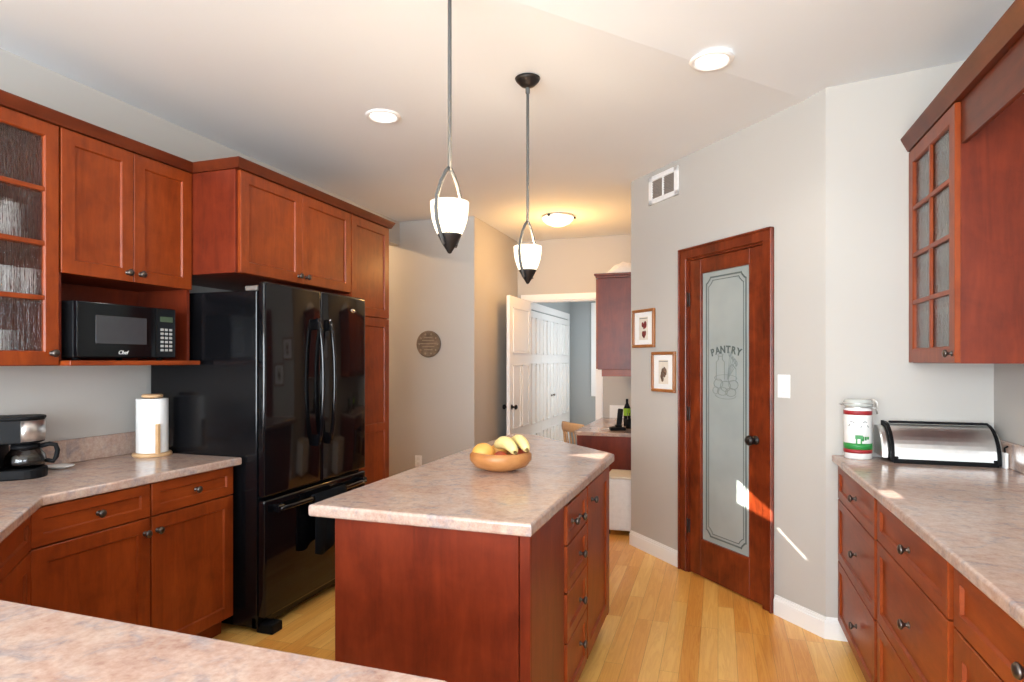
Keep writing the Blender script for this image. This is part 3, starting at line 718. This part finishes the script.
# dishes behind the reeded glass
cy = 1.6
bw = MB().lathe([(0, 0), (.03, 0), (.035, .006), (.06, .03), (.075, .06), (.072, .06), (.056, .03), (.03, .008), (0, .006)], 24).build('cereal_bowl', M['ceramic'])
at(bw, (-2.78, 1.66, UZ0+.019)); tag(bw, 'white bowl on the floor of the reeded glass cabinet, lowest of its stack', 'bowl', 'bowls behind the reeded glass')
for k in range(1, 4):
    c = bw.copy(); COL.objects.link(c); c.location = (-2.78, 1.66, UZ0+.019+k*.022)
    c['label'] = ['white bowl second from the bottom of the stack behind reeded glass', 'white bowl third from the bottom of the stack behind reeded glass', 'white bowl on top of the stack behind reeded glass'][k-1]
tb = MB().lathe([(.026, 0), (.036, .11), (.034, .11), (.025, .006), (0, .006), (0, 0), (.026, 0)], 20, None, False).build('tumbler', M['ceramic'])
at(tb, (-2.72, 1.42, shz[0]+.0095)); tag(tb, 'pale tumbler behind the reeded glass, farthest from the microwave', 'tumbler', 'tumblers behind the reeded glass')
tl = ['pale tumbler behind the reeded glass, fourth from the microwave side', 'pale tumbler behind the reeded glass, third from the microwave side', 'pale tumbler behind the reeded glass, second from the microwave side', 'pale tumbler behind the reeded glass, nearest the microwave']
for k in range(4):
    c = tb.copy(); COL.objects.link(c); c.location = (-2.72, 1.51+k*.085, shz[0]+.0095); c['label'] = tl[k]
cn = thing('white_canister', 'white lidded canister on the middle shelf behind reeded glass', 'canister', (-2.76, 1.70, shz[1]+.0095))
MB().lathe([(.05, 0), (.054, .004), (.054, .13), (.05, .134)], 24).build('jar', M['ceramic'], cn); MB().lathe([(.055, .134), (.056, .15), (.02, .156), (.014, .17), (0, .172)], 24).build('lid', M['ceramic'], cn)

# ------------------------------------------------------------------ fruit bowl on the island
BW = (-.940, 2.635)
bo = MB().lathe([(0, .004), (.062, 0), (.07, .004), (.118, .02), (.14, .048), (.141, .07), (.130, .086), (.123, .085), (.128, .07), (.126, .05), (.10, .028), (.05, .014), (0, .012)], 44).build('fruit_bowl', M['bowlwood']); at(bo, (BW[0], BW[1], CT))
tag(bo, 'round wooden fruit bowl standing on the island', 'bowl')
def fruit(name, mat, r, loc, label, cat, group=None):
    prof = [(r*math.sin(PI*i/16), r*.94*(1-math.cos(PI*i/16))) for i in range(17)]
    prof[0] = (0, .006); prof[-1] = (0, 2*r*.94-.004)
    o = MB().lathe(prof, 24).build(name, mat); at(o, loc); tag(o, label, cat, group); return o
fruit('orange', M['orange'], .052, (BW[0]-.072, BW[1]-.035, CT+.026), 'large orange at the left of the wooden bowl', 'orange')
fruit('orange', M['orange'], .040, (BW[0]-.035, BW[1]+.068, CT+.035), 'orange half hidden behind the front fruit in the bowl', 'orange')
fruit('apple', M['apple'], .037, (BW[0]+.015, BW[1]-.045, CT+.022), 'small red apple at the front middle of the wooden bowl', 'apple')
fruit('apple', M['apple'], .038, (BW[0]+.075, BW[1]+.03, CT+.03), 'red apple at the right of the wooden bowl beside the bananas', 'apple')
def banana(loc, rz, label, s=1.0):
    root = thing('banana', label, 'banana', loc, rz, 'bananas in the wooden bowl')
    pts, rr = [], []
    for i in range(15):
        q = i/14; a = -.62+1.24*q; R_ = .13
        pts.append((0, R_*math.sin(a)*s, (R_*math.cos(a)-R_*.82)*s+.02)); rr.append((.006+.0175*math.sin(PI*min(1, max(0, q*.94+.03)))**.45)*s)
    MB().tube(pts, rr, 9).build('peel', M['banana'], root)
    MB().tube([pts[-1], (pts[-1][0], pts[-1][1]+.016, pts[-1][2]-.008)], [.007, .005], 8).build('stem', M['bstem'], root)
    return root
banana((BW[0]+.025, BW[1]-.005, CT+.076), -2.35, 'pale banana lying across the bowl right beside the orange', 1.25)
banana((BW[0]+.075, BW[1]+.045, CT+.082), -2.45, 'pale banana lying farther from the large orange, behind another banana', 1.2)

# ------------------------------------------------------------------ pendants and ceiling lights
def pendant(loc, label):
    r = thing('pendant_lamp', label, 'pendant lamp', loc, math.radians(74), 'pendant lamps over the island')
    zt = CEIL-1.79    # local z of the ceiling (origin at the tip)
    MB().lathe([(.0, zt-.042), (.012, zt-.042), (.034, zt-.034), (.056, zt-.012), (.062, zt), (0, zt)], 28).build('canopy', M['bronze'], r)
    MB().tube([(0, 0, .296), (0, 0, zt-.04)], .0068, 10).lathe([(.0065, zt-.075), (.011, zt-.07), (.011, zt-.05), (.006, zt-.042)], 14).build('rod', M['rodm'], r)
    for s in (-1, 1):
        pts = [(s*.004, 0, .303), (s*.020, 0, .288), (s*.044, 0, .25), (s*.066, 0, .195), (s*.0735, 0, .15), (s*.068, 0, .11), (s*.053, 0, .072), (s*.03, 0, .03)]
        MB().tube(pts, .0052, 8, 1.6).build('arm', M['rodm'], r)
    MB().lathe([(.041, .064), (.053, .09), (.062, .118), (.067, .15), (.0685, .182), (.0655, .182), (.064, .15), (.059, .118), (.05, .092), (.0, .066)], 32, None, False).build('glass_shade', M['shade'], r)
    MB().lathe([(0, 0), (.006, .002), (.012, .012), (.026, .034), (.041, .062), (.043, .068), (0, .066)], 28).lathe([(0, .0), (.005, 0), (.005, .004), (0, .005)], 10, T(.012, -.02, .026)).build('finial', M['bronze'], r)
    point_light('pendant_bulb', (loc[0], loc[1], loc[2]+.15), 5, (1, .84, .66), .03)
    return r
pendant((-.902, 1.99, 1.79), 'pendant lamp hanging over the near end of the island')
pendant((-.879, 2.855, 1.785), 'pendant lamp hanging over the fruit bowl half of the island')
def downlight(loc, label):
    r = thing('recessed_light', label, 'ceiling light', loc, 0, 'recessed ceiling lights')
    MB().lathe([(.072, 0), (.072, -.004), (.08, -.011), (.092, -.009), (.098, 0)], 40, None, False).build('trim_ring', M['plast'], r)
    MB().lathe([(0, -.004), (.06, -.004), (.0725, -.002), (.0725, 0), (0, 0)], 36).build('lens', M['lens'], r)
    spot_light('downlight_beam', (loc[0], loc[1], loc[2]-.03), 10, (1, .95, .88))
downlight((-1.787, 3.039, CEIL), 'lit recessed light above the refrigerator side of the island')
downlight((-.028, 2.955, CEIL-.001), 'lit recessed light near the ceiling fold before the pantry')
fl_ = thing('flush_ceiling_lamp', 'lit dome ceiling lamp glowing in the hall', 'ceiling lamp', (-1.444, 5.67, CEIL))
MB().lathe([(.0, 0), (.15, 0), (.155, -.012), (.145, -.022), (0, -.022)], 36).build('base_plate', M['steel'], fl_)
MB().lathe([(.15, -.018), (.142, -.04), (.11, -.07), (.06, -.092), (0, -.10)], 36).build('dome', M['dome'], fl_)
for k in range(3):
    a = 2*PI*k/3+.2; MB().lathe([(0, -.012), (.012, -.008), (.012, .008), (0, .012)], 12, T(.158*math.cos(a), .158*math.sin(a), -.02)).build('clip', M['bronze'], fl_)
point_light('hall_bulb', (-1.444, 5.67, CEIL-.42), 17, (1, .55, .18), .1)

sl_ = thing('passage_ceiling_lamp', 'small dome ceiling lamp of the side passage past the tall cabinet', 'ceiling lamp', (-3.65, 4.8, CEIL))
MB().lathe([(0, 0), (.10, 0), (.10, -.012), (0, -.012)], 28).build('base_plate', M['steel'], sl_); MB().lathe([(.095, -.012), (.085, -.03), (.05, -.045), (0, -.05)], 28).build('dome', M['dome'], sl_)
point_light('passage_bulb', (-3.65, 4.8, CEIL-.07), 24, (1, .66, .36), .03)

# ------------------------------------------------------------------ things on walls
def on_pantry(name, label, cat, s, z, kind=None): return thing(name, label, cat, (PA.x+PE.x*s, PA.y+PE.y*s, z), PANG)
v_ = on_pantry('air_vent', 'white two-bay air vent grille high on the angled wall', 'vent', .41, 2.65)
t = MB(); hw, hh = .167, .101
for x0, x1, z0, z1 in ((-hw, hw, hh-.036, hh), (-hw, hw, -hh, -hh+.036), (-hw, -hw+.042, -hh, hh), (hw-.042, hw, -hh, hh), (-.008, .008, -hh, hh)): t.box(x0, x1, -.014, 0, z0, z1, .003)
t.build('frame', M['plast'], v_)
t = MB()
for k in range(12): t.box(-hw+.03, hw-.03, -.01, -.003, -.066+k*.012, -.0595+k*.012, 0, 1)
t.box(-hw+.03, hw-.03, -.003, 0, -.072, .072); t.build('louvers', M['ventdark'], v_)
def picture(label, s, z, w, h, colr):
    r = on_pantry('framed_picture', label, 'picture', s, z); r['group'] = 'framed prints beside the pantry door'
    t = MB(); b_ = .022
    for x0, x1, z0, z1 in ((-w/2, w/2, h/2-b_, h/2), (-w/2, w/2, -h/2, -h/2+b_), (-w/2, -w/2+b_, -h/2+b_, h/2-b_), (w/2-b_, w/2, -h/2+b_, h/2-b_)): t.box(x0, x1, -.022, 0, z0, z1, .004)
    t.build('frame', M['goldwood'], r)
    MB().box(-w/2+b_, w/2-b_, -.010, 0, -h/2+b_, h/2-b_).build('mat', M['paper'], r)
    pr_ = MB().box(-.055, .055, -.0108, -.0098, -.085, .085).build('print', M['cream'], r)
    random.seed(int(s*1000)); t = MB()
    for k in range(9):
        a, c = random.uniform(-.022, .022), random.uniform(-.05, .03); t.lathe([(0, 0), (random.uniform(.008, .02), 0), (0, .001)], 10, T(a, -.0108, c) @ RX(PI/2) @ Matrix.Diagonal((1, 1.5, 1, 1)))
    t.build('motif', plain('print_ink_'+colr[0], colr[1], .8, nscale=50, nz=.4), pr_)
    t = MB().box(-.05, .05, -.0114, -.0107, .072, .077); t.build('caption_rule', M['etch'], pr_)
picture('wood-framed print with a dark red motif, higher of two', .178, 1.652, .272, .285, ('red', srgb(130, 50, 48)))
picture('wood-framed print with a brown motif, lower and closer to the pantry door', .416, 1.333, .266, .285, ('brown', srgb(120, 96, 78)))
sw = on_pantry('light_switch', 'white rocker light switch right of the pantry door', 'switch', 1.475, 1.271)
MB().box(-.042, .042, -.007, 0, -.064, .064, .003, 2).build('plate', M['plast'], sw); MB().box(-.016, .016, -.011, -.006, -.033, .033, .002).build('rocker', M['plast'], sw)
ol = thing('wall_outlet', 'white wall outlet low under the round plaque', 'outlet', (-2.79, YC, .425))
MB().box(-.037, .037, -.006, 0, -.058, .058, .003, 2).build('plate', M['plast'], ol)
MB().box(-.017, .017, -.009, -.005, .01, .04, .004).box(-.017, .017, -.009, -.005, -.04, -.01, .004).build('sockets', M['ceramic'], ol)
pq = thing('round_wall_plaque', 'round bronze wall plaque hanging on the tan wall', 'plaque', (-2.678, YC, 1.576))
MB().lathe([(0, 0), (.13, 0), (.13, .012), (.122, .018), (.112, .013), (0, .013)], 40, RX(PI/2)).build('disc', M['bronzep'], pq)
t = MB()
random.seed(5)
for k in range(5): t.box(-.085+.02*abs(k-2), .085-.02*abs(k-2), -.017, -.012, .06-k*.03, .068-k*.03, .001)
for k in range(10):
    a = 2*PI*k/10; t.lathe([(0, 0), (.01, 0), (.008, .004), (0, .005)], 10, T(.098*math.cos(a), -.013, .098*math.sin(a)) @ RX(PI/2))
t.build('relief', plain('bronze_highlight', srgb(158, 142, 124), .5, 0), pq)

# ------------------------------------------------------------------ jar and bread box
jr = thing('storage_jar', 'tall white glass canister with red and green bands', 'jar', (.648, 3.38, RT))
jh = .235; jR = .0615
jb = MB().lathe([(0, 0), (jR-.006, 0), (jR, .006), (jR, jh), (jR-.008, jh+.012), (jR-.008, jh+.02), (0, jh+.02)], 40).build('jar_body', M['ceramic'], jr)
for nm, z0, z1, mt in (('red_band', .03, .048, 'red'), ('green_band', .048, .078, 'green'), ('upper_red_band', jh-.02, jh, 'red')):
    MB().lathe([(jR, z0), (jR+.0008, z0), (jR+.0008, z1), (jR, z1)], 40, None, False).build(nm, M[mt], jb)
t = MB()
def around(a, z): return T((jR+.0006)*math.sin(a), -(jR+.0006)*math.cos(a), z) @ RZ(a)
a0 = -.25
t.box(-.017, .017, -.001, .001, .10, .118, .001, 1, around(a0+.15, 0))
for k, a in enumerate((-.02, .3)): t.box(-.0035, .0035, -.001, .001, .078, .102, .0005, 1, around(a0+a, 0))
for k in range(3): t.box(-.005, .005, -.001, .001, .09+k*.004, .112, .001, 1, around(a0+.42+k*.2, 0))
t.build('green_drawing', M['green'], jb)
t = MB()
for k in range(9):
    a = -.8+k*.17; t.box(-.006, .006, -.0008, .0008, -.0012, .0012, 0, 1, around(a, .165+.02*math.sin(k*1.2)) @ RY(-.9*math.cos(k*1.2)))
t.build('line_drawing', M['etch'], jb)
ld = MB().lathe([(jR-.008, jh+.02), (jR+.003, jh+.022), (jR+.003, jh+.034), (jR-.002, jh+.05), (jR-.006, jh+.053), (0, jh+.053)], 36).build('lid', plain('clear_lid_glass', srgb(196, 200, 196), .08), jr)
t = MB(); ring = [( (jR-.005)*math.cos(2*PI*k/28), (jR-.005)*math.sin(2*PI*k/28), jh+.016) for k in range(29)]
t.tube(ring, .003, 6); ring = [((jR+.004)*math.cos(2*PI*k/28), (jR+.004)*math.sin(2*PI*k/28), jh+.036) for k in range(29)]; t.tube(ring, .002, 6)
t.tube([(jR-.004, -.02, jh+.016), (jR+.018, -.016, jh+.008), (jR+.02, -.012, jh+.04), (jR+.002, -.012, jh+.056)], .0025, 6)
t.tube([(jR-.004, .02, jh+.016), (jR+.018, .016, jh+.008), (jR+.02, .012, jh+.04), (jR+.002, .012, jh+.056)], .0025, 6)
t.tube([(jR+.018, -.016, jh+.008), (jR+.022, 0, jh-.015), (jR+.018, .016, jh+.008)], .0025, 6)
t.tube([(-jR+.004, -.012, jh+.016), (-jR-.016, 0, jh+.03), (-jR+.004, .012, jh+.016)], .0025, 6)
t.build('wire_clamp', M['steel'], jr)
bx_ = thing('bread_box', 'brushed steel roll-top bread box with black trimmed ends', 'bread box', (.765, 3.275, RT), 0)
bw_, bd, bh = .43, .188, .168
def bprof(o=0, n=12):
    pts = [(bd, 0-0), (bd, bh+o)]
    pts = [(-o, -0.0)]
    for k in range(n+1):
        a = PI/2*k/n; pts.append((.15-(.15+o)*math.cos(a), .02+(bh-.02+o)*math.sin(a)))
    pts += [(bd+o, bh+o), (bd+o, 0)]
    return pts
def extr(mb, prof, x0, x1, bv=0): mb.prism([(y, z) for y, z in prof], x0, x1, bv, 2, Matrix(((0, 0, 1, 0), (1, 0, 0, 0), (0, 1, 0, 0), (0, 0, 0, 1)))); return mb
extr(MB(), [(y, z+.012) for y, z in bprof()], .016, bw_-.016).build('roll_top', M['steel'], bx_)
for x0 in (0, bw_-.016):
    e = extr(MB(), [(y, z+.008) for y, z in bprof(.006)], x0, x0+.016, .003).build('end_cap', M['blackp'], bx_)
    xx = x0-.001 if x0 == 0 else x0+.0165
    cx, cz = .115, .085
    extr(MB(), [(cx+(y-cx)*.84, cz+(z+.008-cz)*.84) for y, z in bprof(.0)], xx-(.032 if x0 == 0 else 0), xx+(.001 if x0 == 0 else .014), .008).build('end_plate', M['steel'], e)
MB().box(.01, bw_-.01, -.006, bd, 0, .02, .003).build('base', M['blackp'], bx_)
MB().box(.014, bw_-.014, .10, .112, bh+.008, bh+.02, .003).build('top_trim', M['blackp'], bx_)
MB().box(.016, .03, -.006, .004, .02, .032, .002).box(bw_-.03, bw_-.016, -.006, .004, .02, .032, .002).build('corner_catch', M['blackp'], bx_)
wp = thing('plug_adapter', 'small white plastic box on the wall end behind the bread box', 'adapter', (1.203, 3.262, RT))
MB().box(-.006, .006, -.02, .02, 0, .07, .003).build('case', M['plast'], wp); MB().tube([(-.0, 0, .058), (-.002, .0, .09), (-.003, -.03, .10)], .004, 8).build('cord', M['blackp'], wp)

# ------------------------------------------------------------------ desk nook past the pantry corner
DX, DY, DT = -1.222, 5.345, .785
tag(MB().prism([(DX+.04, DY), (PA.x-.002, DY), (PA.x-.002, YF-.002), (DX, YF-.002), (DX, DY+.04), (DX+.012, DY+.012)], DT-.035, DT, .006, 2).build('desk_worktop', M['lam']), 'small beige laminate desk top carrying the telephone', 'worktop')
dk = thing('built_in_desk', 'cherry desk base with a plain end panel in the hall nook', 'desk', (DX+.03, DY+.02, 0))
MB().box(0, PA.x-DX-.034, 0, .02, 0, DT-.036, .002).build('end_panel', M['veneer'], dk)
MB().box(.03, .05, .02, 1.38, .58, DT-.036).build('apron', M['cherryx'], dk); MB().box(.0, PA.x-DX-.034, 1.36, 1.38, 0, DT-.036).build('back_panel', M['cherry'], dk)
uc = thing('desk_wall_cabinet', 'cherry wall cabinet hanging over the hall desk', 'cabinet', (-1.0, DY, 0))
cw_ = PA.x-(-1.0)-.002
MB().box(0, cw_, 0, YF-DY-.002, 1.335, 2.135, .002).build('carcass', M['veneer'], uc)
MB().box(.03, cw_, .02, .04, 1.275, 1.335).box(.03, .05, .04, YF-DY-.002, 1.275, 1.335).build('light_rail', M['cherryx'], uc)
MB().box(-.018, cw_, -.018, YF-DY-.002, 2.135, 2.155, .003).box(-.03, cw_, -.03, YF-DY-.002, 2.155, 2.175, .003).build('crown', M['cherryd'], uc)
for k in range(3):
    d = MB().front(.005+k*.465, .465+k*.465, 1.34, 2.13, 0, .018, .055).build('door', M['cherry'], uc); d.rotation_euler = (0, 0, -PI/2); d.location = (0, 1.4, 0)
t = MB(); rows = []
random.seed(3)
for j in range(9):
    rows.append([t.bm.verts.new((.30*i/10-.0, .25*j/8, .012+.10*max(0, math.sin(PI*i/10))*max(0, math.sin(PI*j/8))*(.6+.8*random.random()))) for i in range(11)])
for a, b2 in zip(rows, rows[1:]):
    for i in range(10): t.bm.faces.new((a[i], a[i+1], b2[i+1], b2[i]))
o = t.build('folded_cloth', M['cloth'], None, True); at(o, (-.95, DY+.02, 2.172)); m = o.modifiers.new('s', 'SOLIDIFY'); m.thickness = .014
o.modifiers.new('b', 'SUBSURF').levels = 1; tag(o, 'crumpled white cloth lying on top of the desk cabinet', 'cloth')
tp = thing('cordless_phone', 'black cordless telephone upright in its desk cradle', 'telephone', (-.86, 5.55, DT), .3)
MB().box(-.07, .07, -.05, .05, 0, .028, .01, 2).box(-.02, .04, -.02, .03, .02, .05, .006, 2).build('cradle', M['blackp'], tp)
MB().box(-.024, .024, -.012, .012, 0, .165, .009, 2, T(.012, .004, .03) @ RX(-.12) @ RY(.12)).build('handset', M['blackp'], tp)
MB().tube([(-.04, .04, .012), (-.09, .06, .006), (-.16, .02, .006), (-.17, -.1, .006)], .003, 6).build('cord', M['ceramic'], tp)
nl = tag(at(MB().box(-.08, .08, -.004, .004, 0, .14, .001).build('paper_sheet', M['paper']), (-1.05, 6.735, DT+.0)), 'white paper sheet leaning at the back of the hall desk', 'paper')
bt = thing('green_bottle', 'black bottle with lime label at the end of the desk', 'bottle', (-.83, 5.95, DT))
MB().lathe([(0, 0), (.033, 0), (.034, .01), (.034, .17), (.012, .22), (.012, .26), (0, .262)], 20).build('glass', M['blackp'], bt); MB().lathe([(.035, .1), (.035, .17)], 20, None, False).build('label_band', M['lime'], bt)
pc = thing('pen_cup', 'small dark pen cup beside the telephone', 'cup', (-.78, 5.74, DT))
MB().lathe([(.034, 0), (.036, .085), (.033, .085), (.031, .005), (0, .005)], 20).build('cup', M['blackp'], pc)
for k in range(3): MB().tube([(.01*(k-1), .01, .006), (.022*(k-1), .02, .14)], .0035, 6).build('pen', [M['grey'], M['blackp'], M['lime']][k], pc)
st = thing('storage_cart', 'white rolling storage cart with beige lid beside the desk', 'cart', (-.87, 4.96, 0))
MB().box(0, .225, 0, .34, .04, .455, .012, 2).build('bin', M['plast'], st); MB().box(-.003, .228, -.005, .345, .4555, .475, .008, 2).build('lid', M['cream'], st)
for x in (.025, .2):
    for y in (.03, .31): MB().lathe([(0, -.01), (.019, -.01), (.019, .01), (0, .01)], 14, T(x, y, .0195) @ RY(PI/2)).box(x-.012, x+.012, y-.008, y+.008, .028, .042).build('caster', M['blackp'], st)
# chair tucked at the desk
ch = thing('wooden_chair', 'light wooden chair tucked in at the hall desk', 'chair', (-1.225, 6.14, 0), -PI/2+.75)
# local: faces +y, so that after rotation it faces the desk (+x)
MB().prism([(-.2, -.19), (.2, -.19), (.21, .2), (-.21, .2)], .43, .455, .008, 2).build('seat', M['tanwood'], ch)
for sx in (-1, 1):
    MB().tube([(sx*.18, -.18, .43), (sx*.185, -.2, 0)], [.02, .015], 10).build('leg', M['tanwood'], ch); MB().tube([(sx*.18, .17, .43), (sx*.185, .18, 0)], [.02, .015], 10).build('leg', M['tanwood'], ch)
    MB().tube([(sx*.175, -.175, .45), (sx*.18, -.21, .765)], [.017, .014], 10).build('back_post', M['tanwood'], ch)
t = MB(); 
MB().tube([(-.21, -.205, .745), (-.1, -.235, .75), (0, -.243, .75), (.1, -.235, .75), (.21, -.205, .745)], .012, 8, 4).build('top_rail', M['tanwood'], ch)
for x in (-.1, -.035, .035, .1): MB().tube([(x, -.178, .45), (x, -.225, .73)], .008, 8).build('spindle', M['tanwood'], ch)
